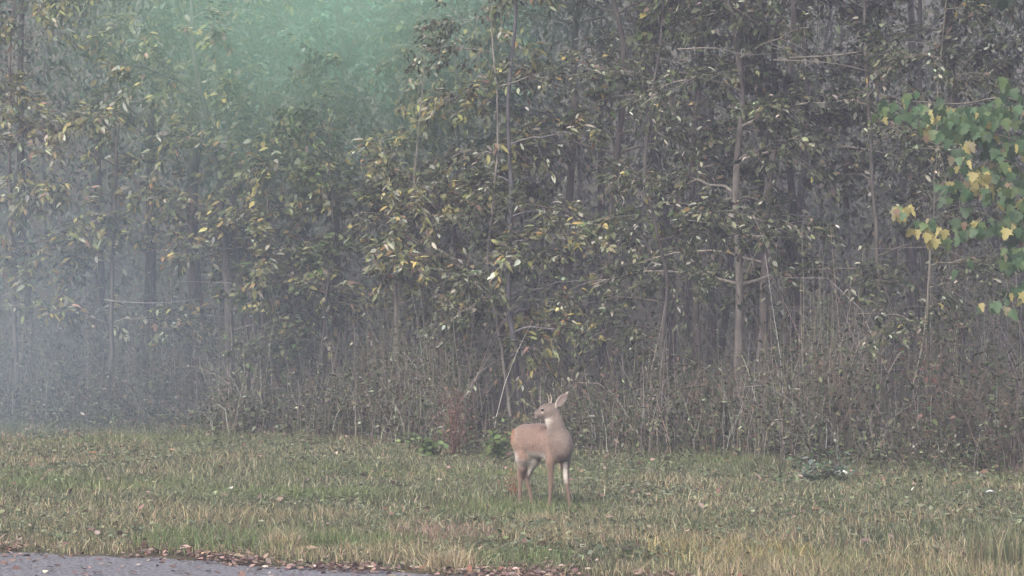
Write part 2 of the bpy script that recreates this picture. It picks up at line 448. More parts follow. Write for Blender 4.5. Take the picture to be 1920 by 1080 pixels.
# ---- the broad-leaved tree just outside the frame, its branch hanging in on the right
MAPLE_2D = np.array([[0, 0], [.12, .22], [.02, .46], [.24, .36], [.46, .52], [.52, .26], [.74, .26], [1.0, 0],
                     [.74, -.26], [.52, -.26], [.46, -.52], [.24, -.36], [.02, -.46], [.12, -.22]])
def maple_mesh(col):
    n = len(MAPLE_2D)
    z = -.22 * MAPLE_2D[:, 0] ** 2 + .28 * np.abs(MAPLE_2D[:, 1]) ** 1.5 * np.array([1, 1, 1.3, .8, 1.2, .7, .8, 1, -.5, -.2, .6, .7, .9, 1])
    V = np.vstack([np.column_stack([MAPLE_2D, z]), [[.36, 0, -.03]]])
    T = np.array([[k, n, (k + 1) % n] for k in range(n)])[:, [0, 2, 1]]
    return np_mesh('leaf', V, [T], M_LEAF, np.tile(np.asarray(col, float), (len(V), 1)))
MAPLES = [maple_mesh(c) for c in [(.065, .13, .06), (.08, .16, .075), (.12, .19, .075), (.05, .10, .05), (.44, .40, .16), (.38, .34, .14), (.32, .29, .18), (.32, .23, .16)]]
YB = 29.0
bx = P(2090, 560, YB); base = np.array([bx[0], YB + 1.0, float(ground_z(bx[0], YB + 1)) - .05])
mt = thing('tree', 'broad-leaved tree with big green and yellow lobed leaves at the right edge', 'tree', base, 'trees along the wood edge')
tp = spline([base, base + (0, 0, 2.5), base + (-.15, -.1, 5), base + (-.1, 0, 8.5), base + (0.1, .1, 11)], 24)
mb = MB(); mb.tube(tp, np.linspace(.16, .03, 24), 10)
link('trunk', mb.mesh('trunk', M_BARK, True, base), mt)
def near_tp(z): return tp[np.argmin(np.abs(tp[:, 2] - z))]
BR = [[(1990, 250), (1900, 185), (1800, 195), (1700, 190), (1645, 205)],
      [(1990, 300), (1920, 270), (1880, 255), (1840, 250)],
      [(2000, 380), (1930, 330), (1880, 300), (1800, 330), (1740, 395)],
      [(2000, 440), (1930, 380), (1870, 385), (1800, 390), (1745, 410)],
      [(2000, 500), (1940, 430), (1900, 450), (1890, 500), (1885, 560), (1845, 565)]]
for bi, pts in enumerate(BR):
    s0 = near_tp(P(0, pts[0][1] - 40, YB)[2])
    Ys = YB + rng.uniform(-.3, .4)
    pth = spline([s0] + [P(px, py, Ys + rng.normal(0, .1)) for px, py in pts], 20)
    mb = MB(); mb.tube(pth, np.linspace(.024, .004, 20), 5, (.8, .8, .8))
    link('limb', mb.mesh('limb', M_TWIG, True, base), mt)
# leaf positions in clumps, read off the photograph (px, py, spread, count, yellow share)
MC = [(1668, 200, 28, 6, .1), (1720, 200, 30, 8, .12), (1770, 215, 32, 10, .15), (1820, 215, 32, 12, .12), (1870, 205, 32, 13, .06), (1905, 200, 25, 7, .05),
      (1885, 160, 18, 4, 0), (1740, 235, 18, 4, .5), (1800, 250, 28, 7, .1), (1850, 245, 25, 8, 0), (1880, 285, 28, 9, .25), (1915, 270, 22, 7, .05),
      (1800, 290, 25, 6, .5), (1835, 325, 35, 13, .75), (1880, 325, 25, 6, .4), (1780, 350, 20, 4, .1), (1815, 355, 24, 5, .2), (1870, 360, 25, 6, .3),
      (1690, 395, 20, 5, .75), (1738, 425, 22, 7, .85), (1755, 440, 20, 6, .85), (1805, 425, 26, 8, .25), (1830, 420, 20, 5, .4), (1860, 420, 20, 4, .1),
      (1890, 480, 14, 4, .2), (1822, 497, 8, 1, 0), (1793, 505, 6, 1, 1), (1892, 540, 9, 2, 0), (1842, 573, 8, 2, .6), (1865, 567, 10, 3, .1), (1893, 572, 11, 3, .3),
      (1900, 420, 30, 9, .25), (1905, 480, 22, 6, .2), (1912, 540, 18, 5, .2), (1910, 390, 25, 7, .3), (1935, 350, 40, 12, .2), (1960, 220, 45, 16, .1), (1970, 450, 50, 14, .2), (1990, 120, 60, 14, .1), (2060, 280, 70, 22, .15)]
for (px, py, sp, cnt, ys) in MC:
    for k in range(cnt if cnt < 4 else int(cnt * 2.6)):
        p = P(px + rng.normal(0, sp * .55), py + rng.normal(0, sp * .45), YB + rng.normal(0, .28))
        yel = rng.random() < ys * .8
        vi = rng.choice([4, 5, 6, 7], p=[.5, .3, .15, .05]) if yel else rng.choice([0, 1, 2, 3], p=[.3, .35, .2, .15])
        d = np.array([rng.normal(0, .45), rng.normal(-.25, .35), -1.0]); nr = np.array([rng.normal(0, .6), -1.0, .9 + rng.normal(0, .5)])
        leaf_object(mt, base, p, d, nr, rng.uniform(.10, .175), MAPLES[vi], squash=rng.uniform(.45, 1.05) if yel else rng.uniform(.75, 1.1))
# crown above the frame
mb = MB()
for k in range(12):
    s0 = tp[rng.integers(14, 23)]; a = rng.uniform(0, 6.28)
    e = s0 + np.array([math.cos(a) * 2, math.sin(a) * 2, rng.uniform(-.2, .6)])
    mbl = MB(); pth = spline([s0, (s0 + e) / 2 + (0, 0, .25), e], 8); mbl.tube(pth, np.linspace(.022, .005, 8), 5)
    link('limb', mbl.mesh('limb', M_TWIG, True, base), mt)
    n = 130
    pp = pth[rng.integers(2, 8, n)] + rng.normal(0, .35, (n, 3))
    leaves_to(mb, pp, np.column_stack([rng.normal(0, .5, (n, 2)), -np.ones(n)]), np.column_stack([rng.normal(0, .6, n), rng.normal(-.6, .4, n), np.ones(n) * .7]),
              rng.uniform(.15, .24, n), np.full(n, 1.9), palette(n, [(.06, .125, .075), (.08, .15, .085), L_YEL], [5, 4, 1]))
fo = link('foliage', mb.mesh('foliage', M_LEAF, False, base), mt); fo['kind'] = 'stuff'

# ---- far wood: trunks and leaf sprays that read as one mass
mb = MB(); tr = MB()
for k in range(70):
    Y = rng.uniform(47, 82); X = rng.uniform(-1, 1) * (Y * .25 + 3)
    g = float(ground_z(X, Y)); H = rng.uniform(9, 14)
    c = [np.array([X, Y, g - .1])]
    for q in range(4): c.append(c[-1] + np.array([rng.normal(0, .18), rng.normal(0, .18), H / 4]))
    tr.tube(spline(c, 12), np.linspace(rng.uniform(.05, .17), .02, 12), 6, np.full(3, rng.uniform(.25, .5)))
woods_t = None
n_sp = 12500
Y = rng.uniform(45, 86, n_sp); X = rng.uniform(-1, 1, n_sp) * (Y * .25 + 3)
g = ground_z(X, Y)
H = g + .5 + rng.beta(1.15, 1.0, n_sp) * 13.5
c = np.column_stack([X, Y, H])
k = 16
pos = (c[:, None] + rng.normal(0, 1, (n_sp, k, 3)) * np.array([.55, .55, .28])).reshape(-1, 3)
d = np.column_stack([rng.normal(0, .7, (len(pos), 2)), rng.normal(-.6, .4, len(pos))])
nr = np.column_stack([rng.normal(0, .5, len(pos)), rng.normal(-.4, .5, len(pos)), np.ones(len(pos))])
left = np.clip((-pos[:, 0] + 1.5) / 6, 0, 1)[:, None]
colr = palette(len(pos), [(.032, .043, .025), (.06, .078, .043), (.115, .13, .075)], [4, 4, 1.4]) * (1 - left * .25) + palette(len(pos), *PAL_GLOW) * left * .25  # painted glow colours mixed into the leaves towards the left
leaves_to(mb, pos, d, nr, rng.uniform(.11, .25, len(pos)), np.full(len(pos), 1.0), colr, small=True)
bt = thing('background_woods', 'hazy mass of thin trunks and dull foliage deep behind the wood edge', 'woods', (0, 60, 0))
bt['kind'] = 'stuff'
o = link('trunks', tr.mesh('trunks', M_BARK, True, (0, 60, 0)), bt); o['kind'] = 'stuff'
o = link('foliage', mb.mesh('foliage', M_LEAF, False, (0, 60, 0)), bt); o['kind'] = 'stuff'

# ------------------------------------------------------------------ brush along the wood edge
ST_PAL = ([(.25, .24, .22), (.38, .36, .33), (.16, .15, .13), (.26, .21, .18), (.16, .18, .12)], [3, 2, 3, 1, 2.5])
mb = MB(); ml = MB()
ns = 9500
X = rng.uniform(-14, 11, ns); E = wood_edge(X); dep = rng.gamma(1.35, 2.3, ns)
Y = E + dep - 1.3 + 1.6 * (vnoise(X * 1.1, X * 0, 8) - .5)
gap = (X > -.6) & (X < .42) & (Y < 44) & (rng.random(ns) < .82)     # dark hollow behind the animal
X, Y, dep, E = X[~gap], Y[~gap], dep[~gap], E[~gap]; ns = len(X)
Cs = palette(ns, *ST_PAL)
hump = fbm(X * .55, Y * .5, 21, 3)
ht = rng.uniform(.35, 1.0, ns) * np.clip(.5 + 2.6 * (hump - .28), .35, 1.7) * np.where(X > 1, 1.2, 1) * np.clip(.6 + dep * .5, .5, 2.6)
for k in range(ns):
    g = float(ground_z(X[k], Y[k])); a = rng.uniform(0, 6.28); lean = min(rng.gamma(1.2, .22), .55) * ht[k]
    s = np.linspace(0, 1, 5)[:, None]
    arch = rng.random() < .40
    pts = np.array([X[k], Y[k], g - .02]) + np.array([0, 0, 1]) * ht[k] * (s if not arch else (1.5 * s - .85 * s ** 2)) + np.array([math.cos(a), math.sin(a), 0]) * lean * (1.5 if arch else 1) * s ** 1.6
    pts[1:] += rng.normal(0, .012, (4, 3))
    mb.tube(pts, np.linspace(rng.uniform(.003, .0085), .002, 5), 3, Cs[k], cap=False)
    nl = rng.poisson(9)
    if nl:
        ii = rng.uniform(.25, 1, nl)
        pp = pts[(ii * 4).astype(int)] + rng.normal(0, .05, (nl, 3))
        dd = np.column_stack([rng.normal(0, 1, (nl, 2)), rng.normal(-.3, .5, nl)])
        nn = np.column_stack([rng.normal(0, .5, (nl, 2)), np.ones(nl)])
        leaves_to(ml, pp, dd, nn, rng.uniform(.04, .11, nl), rng.uniform(.8, 1.4, nl), palette(nl, [G_DULL, G_MID, G_LIGHT, L_BRN, (.20, .13, .10), G_PALE], [4, 5, 2.5, 1.6, .4, .8]), small=True)
nw = 2600
X = rng.uniform(-13, 9.5, nw); Y = wood_edge(X) - rng.gamma(1.2, 1.1, nw) + .9
kp = fbm(X * .8, Y * .8, 63, 3) > .45; X, Y = X[kp], Y[kp]; nw = len(X)
for k in range(nw):
    g = float(ground_z(X[k], Y[k])); h = rng.gamma(3, .07) + .06
    top = np.array([X[k] + rng.normal(0, .25) * h, Y[k] + rng.normal(0, .25) * h, g + h])
    b0 = np.array([X[k], Y[k], g - .02]); md = (b0 + top) / 2 + rng.normal(0, .02, 3)
    mb.tube([b0, md, top], [.004, .003, .0015], 3, np.array([.24, .22, .17]) * rng.uniform(.6, 1.4), cap=False)
    nl = rng.poisson(9)
    if nl:
        w_ = rng.uniform(.15, 1, nl)[:, None]
        leaves_to(ml, b0 * (1 - w_) + top * w_ + rng.normal(0, .035, (nl, 3)), np.column_stack([rng.normal(0, 1, (nl, 2)), rng.normal(.1, .4, nl)]),
                  np.column_stack([rng.normal(0, .5, (nl, 2)), np.ones(nl)]), rng.uniform(.04, .10, nl), rng.uniform(.7, 1.4, nl),
                  palette(nl, [G_MID, G_LIGHT, (.12, .17, .07), L_BRN, (.24, .15, .10)], [4, 3, 3, 1.5, .6]), small=True)
o = thing('undergrowth', 'tangle of dry grey stems and small leaves along the foot of the wood', 'undergrowth', (0, 36, 0)); o['kind'] = 'stuff'
a = link('stems', mb.mesh('stems', M_STEM, False, (0, 36, 0)), o); a['kind'] = 'stuff'
a = link('foliage', ml.mesh('foliage', M_LEAF, False, (0, 36, 0)), o); a['kind'] = 'stuff'

def shrub(name, label, px, py, h, w, pal, nst=9, leafn=220, lsize=(.05, .11), lw=1.2, stemc=(.2, .17, .14), cat='shrub', group='shrubs at the foot of the wood', nobj=0, upright=.5, hang=.3, top=0.0, rst=.006):
    Yd = F * CAMZ / (py - HORIZ); b = P(px, py, Yd); b[2] = float(ground_z(b[0], b[1])) - .02
    t = thing(name, label, cat, b, group)
    paths = []
    for k in range(nst):
        a = rng.uniform(0, 6.28); sp = rng.uniform(.2, 1) * w * .5; hh = h * rng.uniform(.6, 1.0)
        s = np.linspace(0, 1, 6)[:, None]
        p = b + rng.normal(0, .03, 3) * (1, 1, 0) + np.array([0, 0, 1]) * hh * s + np.array([math.cos(a), math.sin(a), 0]) * sp * s ** (1 + upright)
        p[1:] += rng.normal(0, .012, (5, 3)); paths.append(p)
        mb = MB(); mb.tube(p, np.linspace(rst * rng.uniform(.8, 1.3), rst * .4, 6), 4, np.array(stemc) * rng.uniform(.7, 1.2))
        for q in range(3):
            i0 = rng.integers(1, 5); e = p[i0] + np.array([rng.normal(0, .5), rng.normal(0, .5), .55]) * h * .3
            mb.tube(np.array([p[i0], (p[i0] + e) / 2 + rng.normal(0, .02, 3), e]), [rst * .5, rst * .4, rst * .25], 3, np.array(stemc) * rng.uniform(.7, 1.2))
            paths.append(np.array([p[i0], (p[i0] + e) / 2, e, e, e, e]))
        link('stem', mb.mesh('stem', M_STEM, True, b), t)
    if leafn:
        ki = rng.integers(0, len(paths), leafn); u = rng.integers(1 + int(top * 3), 6, leafn)
        pos = np.array([paths[i][j] for i, j in zip(ki, u)]) + rng.normal(0, .045 + .04 * w, (leafn, 3))
        pos[:, 2] = np.maximum(pos[:, 2], .04)
        d = np.column_stack([rng.normal(0, 1, (leafn, 2)), rng.normal(-hang, .35, leafn)])
        nn = np.column_stack([rng.normal(0, .4, leafn), rng.normal(-.5, .4, leafn), np.ones(leafn)])
        S = rng.uniform(*lsize, leafn); C = palette(leafn, *pal); kp = np.ones(leafn, bool)
        for i in np.argsort(pos[:, 1])[:nobj]:
            leaf_object(t, b, pos[i], d[i], nn[i], S[i], leaf_variant(C[i], lw)); kp[i] = False
        mb = MB(); leaves_to(mb, pos[kp], d[kp], nn[kp], S[kp], np.full(kp.sum(), lw), C[kp])
        f = link('foliage', mb.mesh('foliage', M_LEAF, False, b), t); f['kind'] = 'stuff'
    return t

PAL_SPROUT = ([(.11, .17, .06), (.15, .22, .08), (.09, .13, .05)], [4, 3, 2])
PAL_RUST = ([(.16, .105, .08), (.19, .12, .09), (.13, .09, .07)], [4, 2, 3])
PAL_BRUSH = ([G_DULL, G_MID, L_BRN, G_LIGHT], [4, 3, 3, 1])
shrub('plant', 'bright green leafy plant left of the rust-brown dead stalks', 805, 860, .36, .36, PAL_SPROUT, 6, 80, (.07, .13), 1.4, (.12, .16, .07), 'plant', 'bright green plants in front of the brush', nobj=16)
shrub('plant', 'bright green leafy plant close left of the deer rump', 933, 862, .40, .34, PAL_SPROUT, 6, 84, (.07, .13), 1.4, (.12, .16, .07), 'plant', 'bright green plants in front of the brush', nobj=16)
shrub('plant', 'small green plant with few leaves farthest left of the three bright plants', 768, 850, .33, .22, PAL_SPROUT, 3, 26, (.07, .12), 1.3, (.12, .16, .07), 'plant', 'bright green plants in front of the brush', nobj=8)
shrub('dead_plant', 'rust-brown column of dead stalks standing left of the deer', 851, 858, 1.0, .34, PAL_RUST, 18, 260, (.03, .08), .8, (.20, .125, .10), 'dead plant', None, hang=.6, rst=.008)
shrub('dead_plant', 'low rusty bramble heap at the foot of the wood right of the deer', 1180, 852, .42, 1.3, PAL_RUST, 22, 320, (.04, .10), 1.0, (.26, .15, .11), 'dead plant', None)
shrub('dead_plant', 'orange dead weed standing just behind the deer hind legs', 968, 938, .36, .10, ([(.32, .16, .09), (.24, .13, .08)], [2, 3]), 6, 40, (.03, .06), .8, (.3, .15, .09), 'dead plant', None)
shrub('shrub', 'fresh green bushy shrub in the brush right of the close pair of trunks', 1478, 838, 1.30, 1.0, PAL_GREEN, 12, 420, (.05, .10), 1.3, top=.8, nobj=12)
shrub('shrub', 'green and silvery low shrub where grass meets brush on the right', 1545, 905, .30, .9, ([(.10, .16, .10), (.22, .28, .24), G_MID], [4, 2, 2]), 12, 260, (.05, .10), 1.2, nobj=10)
shrub('shrub', 'wide dark thicket of crossing twigs under the hanging branch', 1800, 880, 1.9, 1.9, PAL_BRUSH, 24, 420, (.05, .11))
shrub('shrub', 'tall twiggy shrub with arching canes right of the close pair of trunks', 1600, 872, 1.8, 1.7, PAL_BRUSH, 22, 300, (.05, .10))
shrub('shrub', 'grey twiggy shrub at the right end of the wood foot', 1895, 895, 1.5, 1.5, PAL_BRUSH, 20, 320, (.05, .11))
shrub('shrub', 'dull twiggy shrub between the short bare trunk and the close pair', 1320, 850, 1.4, 1.6, PAL_BRUSH, 20, 280, (.05, .10))
shrub('shrub', 'thin upright brush right behind the deer shoulder', 1100, 838, 1.25, 1.3, PAL_BRUSH, 18, 240, (.05, .10))
shrub('shrub', 'olive round-leaved shrub low behind the plants left of the deer', 700, 818, 1.5, 1.6, PAL_BRUSH, 18, 420, (.06, .12), 1.4, nobj=10)
shrub('shrub', 'bright olive shrub rising beside the hair-thin straight sapling', 520, 806, 2.0, 1.3, PAL_GREEN, 16, 620, (.07, .13), 1.2, nobj=12)
shrub('shrub', 'misty grey shrub at the foot of the thick misty trunk', 300, 798, 1.3, 1.8, PAL_BRUSH, 18, 360, (.06, .11))
shrub('shrub', 'misty grey shrub at the far left beside the thin post', 130, 792, 1.3, 1.8, PAL_BRUSH, 18, 360, (.06, .11))
shrub('shrub', 'pinkish dry shrub in the mist right of the thin post', 205, 800, .8, 1.2, ([(.30, .18, .17), L_BRN, G_DULL], [2, 3, 2]), 14, 240, (.05, .10))
shrub('shrub', 'small red-leaved shrub in the dark right of the thin upright sapling', 1745, 868, 2.0, .5, ([(.24, .12, .10), (.18, .1, .085)], [2, 1]), 5, 44, (.07, .12), top=1.0)
shrub('shrub', 'brown bramble mound in front of the forked pale trunk', 440, 812, .7, 1.4, ([L_BRN, (.2, .15, .12), G_DULL], [3, 2, 2]), 16, 260, (.05, .10))
shrub('shrub', 'dense low shrub in front of the brush below the bent sapling', 640, 822, .8, 1.2, PAL_BRUSH, 16, 320, (.05, .10))

# leaning broken pale stem left of the rust-brown stalks
Y = 37.2
b = P(776, 830, Y); b[2] = 0
t = thing('broken_stem', 'pale broken stem leaning right among the brush left of the rust-brown stalks', 'dead stem', b)
mb = MB(); mb.tube(spline([b, P(782, 780, Y), P(795, 740, Y), P(812, 712, Y + .2)], 12), np.linspace(.022, .012, 12), 6, (.42, .39, .35))
link('stem', mb.mesh('stem', M_STEM, True, b), t)
mb = MB(); mb.tube(spline([P(793, 745, Y), P(800, 765, Y), P(812, 770, Y - .1)], 6), np.linspace(.010, .004, 6), 5, (.36, .33, .3))
link('side_twig', mb.mesh('side_twig', M_STEM, True, b), t)

# arching bare canes and long bare branches that cross in front of the dark wood
def bare(name, label, Y, pts, r, c=(.30, .28, .25), cat='branch', group='bare branches crossing the wood'):
    ctrl = [P(px, py, Y + rng.normal(0, .12)) for px, py in pts]
    b = ctrl[0].copy(); mb = MB(); mb.tube(spline(ctrl, 18), np.linspace(r, r * .35, 18), 5, c)
    o = link(name, mb.mesh(name, M_STEM, True, b), None, b)
    tag(o, label, cat, group)
bare('bare_branch', 'long bare branch rising gently right, upper of the two near the top right', 34, [(1480, 108), (1560, 104), (1620, 95), (1690, 78), (1760, 84)], .012)
bare('bare_branch', 'long bare branch sagging right, lower of the two near the top right', 34.2, [(1450, 112), (1540, 116), (1600, 126), (1650, 138), (1700, 132)], .010)
bare('bare_branch', 'nearly level bare branch left of the two near the top right', 34.4, [(1270, 92), (1340, 90), (1400, 102), (1470, 98)], .010)
bare('bare_branch', 'level pale branch right of centre above the deer', 35.2, [(1270, 410), (1300, 414), (1350, 420), (1400, 428)], .009, (.36, .34, .32))
bare('bare_branch', 'sagging thin branch right of the slender trunks above the deer', 36.6, [(1010, 436), (1050, 440), (1090, 432), (1130, 410), (1250, 398)], .008)
bare('bare_branch', 'long level branch in front of the misty thick trunk', 41, [(195, 562), (230, 566), (300, 568), (380, 560)], .013, (.34, .33, .33))
bare('cane', 'long bare cane arching down right beside the thin upright sapling', 32, [(1655, 590), (1690, 592), (1720, 620), (1745, 650)], .007, cat='cane', group='bare canes in the brush')
bare('cane', 'straight pale cane leaning right in the brush under the hanging branch', 31.5, [(1712, 720), (1730, 640), (1740, 540)], .009, (.36, .35, .3), 'cane', 'bare canes in the brush')
bare('cane', 'bent cane falling right in front of the brush near the right edge', 31.2, [(1665, 700), (1690, 660), (1700, 690), (1712, 730), (1720, 800)], .007, cat='cane', group='bare canes in the brush')
bare('cane', 'hooked pale cane low in the brush right of the close pair of trunks', 31.8, [(1442, 838), (1434, 800), (1440, 788), (1458, 792), (1470, 830)], .007, (.34, .33, .3), 'cane', 'bare canes in the brush')
bare('cane', 'thick pale cane slanting down right in the low brush', 31.5, [(1530, 775), (1555, 790), (1568, 820), (1580, 850)], .012, (.36, .34, .31), 'cane', 'bare canes in the brush')

# thin pale post at the far left
Y = 43.6
b = P(92, 690, Y); zt = P(92, 603, Y)[2]; b[2] = 0
t = thing('post', 'thin pale upright post with a row of small holes in the misty brush', 'post', b)
mb = MB()
w = .032; holes = 14; seg = zt / holes
for k in range(holes):
    for (x0, x1, z0, z1) in [(-w, -.012, k * seg, (k + 1) * seg), (.012, w, k * seg, (k + 1) * seg), (-.012, .012, k * seg, (k + .55) * seg)]:
        V = [(x, y, z) for z in (z0, z1) for y in (-.006, .006) for x in (x0, x1)]
        Qd = [[0, 2, 3, 1], [4, 5, 7, 6], [0, 1, 5, 4], [2, 6, 7, 3], [0, 4, 6, 2], [1, 3, 7, 5]]
        mb.add(np.array(V) + b, Qd, None, (.24, .25, .26))
M_POST = mat_noise('weathered_post', (.8, .8, .8), (1, 1, 1), 20, .6, tint=True)
link('channel', mb.mesh('channel', M_POST, False, b), t)
mb = MB()
for s in (-1, 1):
    V = [(s * w + x, y, z) for z in (0, zt) for y in (.006, .05) for x in (-.004, .004)]
    mb.add(np.array(V) + b, [[0, 2, 3, 1], [4, 5, 7, 6], [0, 1, 5, 4], [2, 6, 7, 3], [0, 4, 6, 2], [1, 3, 7, 5]], None, (.2, .21, .22))
link('flange', mb.mesh('flange', M_POST, False, b), t)

# ------------------------------------------------------------------ grass, ground cover, litter
def blades(mb, x, y, h, w, col, lean=.35, seed=0):
    n = len(x); a = rng.uniform(0, 2 * np.pi, n); b = rng.uniform(0, 2 * np.pi, n)
    z = ground_z(x, y) - .01
    ld = np.stack([np.cos(a), np.sin(a), np.zeros(n)], -1) * (rng.gamma(1.6, lean / 1.6, n) * h)[:, None]
    wd = np.stack([np.cos(b), np.sin(b) * .6, np.zeros(n)], -1) * w[:, None]
    p0 = np.stack([x, y, z], -1); up = np.array([0, 0, 1.0])
    p1 = p0 + up * (h * .55)[:, None] + ld * .35
    p2 = p0 + up * h[:, None] * .95 + ld
    V = np.stack([p0 - wd, p0 + wd, p1 + wd * .8, p1 - wd * .8, p2], 1).reshape(-1, 3)
    o = (np.arange(n) * 5)[:, None]
    mb.add(V, np.array([[0, 1, 2, 3]]) + o, np.array([[3, 2, 4]]) + o, np.repeat(col, 5, axis=0))

GR_G = ([(.10, .135, .065), (.15, .18, .09), (.22, .24, .14), (.07, .085, .05), (.37, .35, .25)], [4, 4, 3, 2.5, 3.4])
GR_D = ([(.39, .34, .21), (.29, .25, .16), (.48, .42, .27), (.18, .18, .10), (.24, .16, .12)], [4, 4, 2, 2.5, .9])
def scatter(n, y0, y1, margin=2.6):
    Y = np.sqrt(rng.uniform(y0 ** 2, y1 ** 2, n)); X = rng.uniform(-1, 1, n) * (Y * .214 + margin)
    return X, Y
def meadow_mask(X, Y, pad=.0):
    re = road_edge(X); we = wood_edge(X)
    return (Y > re + pad) & (Y < we + .6)

# green turf
mb = MB()
X, Y = scatter(385000, 18.2, 45)
dens = .45 + .55 * fbm(X * .9, Y * .9, 8, 3)
m = meadow_mask(X, Y, -.05 + .4 * vnoise(X * 2.2, Y * 0, 4)) & (rng.random(len(X)) < np.where(Y < 27, 1.0, .8) * dens * 1.5)
X, Y = X[m], Y[m]
tall = np.clip((fbm(X * .55, Y * .55, 31, 3) - .42) * 4, 0, 1)
h = rng.uniform(.035, .085, len(X)) * (1 + .9 * tall); h *= np.where(Y > wood_edge(X) - 2, 1.4, 1)
lush = np.clip((vnoise(X * .45, Y * .6, 77) - .55) * 4, 0, 1)[:, None]
C = palette(len(X), *GR_G) * (1 - .7 * lush) + palette(len(X), [(.12, .18, .06), (.17, .23, .085), (.23, .28, .13)], [1, 1, .7]) * .7 * lush
blades(mb, X, Y, h, rng.uniform(.003, .006, len(X)) * (Y / 25), C, .6)
g = link('grass', mb.mesh('grass', M_GRASS)); tag(g, 'short green grass of the mown strip between road and wood', 'grass', kind='stuff')
# taller dry grass, thick near the road and to the right
mb = MB()
X, Y = scatter(300000, 18.2, 38)
dry = fbm(X * .5 + 3, Y * .5, 51, 4)
near = np.clip(1.25 - (Y - road_edge(X)) / (5.2 + .35 * X), 0, 1)
m = meadow_mask(X, Y, -.02 + .45 * vnoise(X * 1.9, Y * 0, 14)) & (rng.random(len(X)) < np.clip((dry - .36) * 3.2, .02, 1) * (.22 + .9 * near))
X, Y = X[m], Y[m]
tall = np.clip((vnoise(X * 1.1, Y * 1.1, 61) - .35) * 2, .1, 1.2)
h = rng.uniform(.07, .17, len(X)) * (.6 + .7 * tall)
blades(mb, X, Y, h, rng.uniform(.0025, .005, len(X)) * (Y / 25), palette(len(X), *GR_D), .55)
g = link('dry_grass', mb.mesh('dry_grass', M_GRASS)); tag(g, 'taller straw-coloured dry grass nearest the road', 'grass', kind='stuff')
# clover and small broad leaves in the turf
mb = MB()
X, Y = scatter(95000, 20, 44)
pat = fbm(X * .8, Y * .8, 91, 3)
m = meadow_mask(X, Y, .6) & (rng.random(len(X)) < np.clip((pat - .38) * 4, 0, 1))
X, Y = X[m], Y[m]; n = len(X)
pos = np.column_stack([X, Y, ground_z(X, Y) + rng.uniform(.02, .075, n)])
leaves_to(mb, pos, np.column_stack([rng.normal(0, 1, (n, 2)), rng.normal(0, .25, n)]), np.column_stack([rng.normal(0, .35, n), rng.normal(-.2, .35, n), np.ones(n)]),
          rng.uniform(.03, .07, n), rng.uniform(1.2, 2.0, n), palette(n, [(.09, .12, .065), (.15, .18, .10), (.22, .25, .16), (.18, .14, .10)], [4, 4, 3, .6]))
g = link('ground_cover', mb.mesh('ground_cover', M_LEAF)); tag(g, 'low clover and small broad-leaved weeds in the turf', 'ground cover', kind='stuff')
# fallen leaves: a drift at the road edge, a sprinkle on turf and road, brown litter under the wood
mb = MB()
def litter(X, Y, z, s, cols, wts):
    n = len(X); pos = np.column_stack([X, Y, ground_z(X, Y) + z])
    leaves_to(mb, pos, np.column_stack([rng.normal(0, 1, (n, 2)), rng.normal(.05, .25, n)]), np.column_stack([rng.normal(0, .4, (n, 2)), np.ones(n)]), s, rng.uniform(.9, 1.6, n), palette(n, cols, wts))
LC_ = [(.20, .14, .12), (.28, .19, .16), (.12, .085, .075), (.38, .29, .23), (.24, .13, .09), (.5, .43, .36)]
n = 14000; X = rng.uniform(-6.5, 6.5, n); Y = road_edge(X) + rng.gamma(2.0, .26, n) - .36
kp = rng.random(n) < np.clip((fbm(X * 1.3, Y * .9, 41, 3) - .40) * 4, .06, 1); X, Y = X[kp], Y[kp]; n = len(X)
litter(X, Y, rng.uniform(.01, .05, n), rng.uniform(.025, .075, n), LC_, [4, 4, 3, 2, 1, .6])
n = 900; X = rng.uniform(-6, 6, n); Y = road_edge(X) - rng.uniform(0, 2.5, n); litter(X, Y, np.full(n, .02), rng.uniform(.03, .09, n), LC_, [3, 3, 4, 2, 0, .7])
X, Y = scatter(1300, 20, 40); kp = meadow_mask(X, Y); X, Y = X[kp], Y[kp]; n = len(X)
litter(X, Y, rng.uniform(.03, .09, n), rng.uniform(.05, .10, n), LC_, [3, 3, 2, 2, 1, .6])
n = 26000; X = rng.uniform(-14, 11, n); Y = wood_edge(X) + rng.uniform(-1.2, 9, n); litter(X, Y, rng.uniform(.01, .06, n), rng.uniform(.05, .13, n), [(.12, .09, .07), (.18, .13, .10), (.09, .07, .05), (.25, .17, .13)], [3, 2, 3, 1])
g = link('leaf_litter', mb.mesh('leaf_litter', M_LITTER)); tag(g, 'scatter of brown and reddish fallen leaves at the road edge and under the trees', 'leaf litter', kind='stuff')

def fallen(label, px, py, size, col, group=None):
    Yd = F * CAMZ / (py - HORIZ); p = P(px, py, Yd); p[2] = float(ground_z(p[0], p[1])) + .05
    me = np_mesh('fallen_leaf', LEAF_V * np.array([1, 1.3, 1.6]), [LEAF_Q, LEAF_T], M_LITTER, np.tile(np.asarray(col, float), (len(LEAF_V), 1)))
    o = link('fallen_leaf', me, None, p); o.scale = (size,) * 3
    o.rotation_euler = (rng.normal(.5, .25), rng.normal(0, .25), rng.uniform(-.6, .6))
    tag(o, label, 'leaf', group)
fallen('white curled fallen leaf lying in the shade by the wood foot near the right edge', 1838, 902, .13, (.75, .75, .74))
fallen('smaller white fallen leaf left of the curled white one by the wood foot', 1828, 896, .10, (.7, .7, .68))
fallen('white fallen leaf nearest the right edge at the foot of the wood', 1903, 902, .10, (.72, .72, .7))
fallen('pale bluish fallen leaf in the grass below the curled white leaf', 1847, 934, .12, (.6, .66, .66))
fallen('large silvery fallen leaf beside the green and silvery low shrub', 1568, 897, .16, (.6, .66, .65))
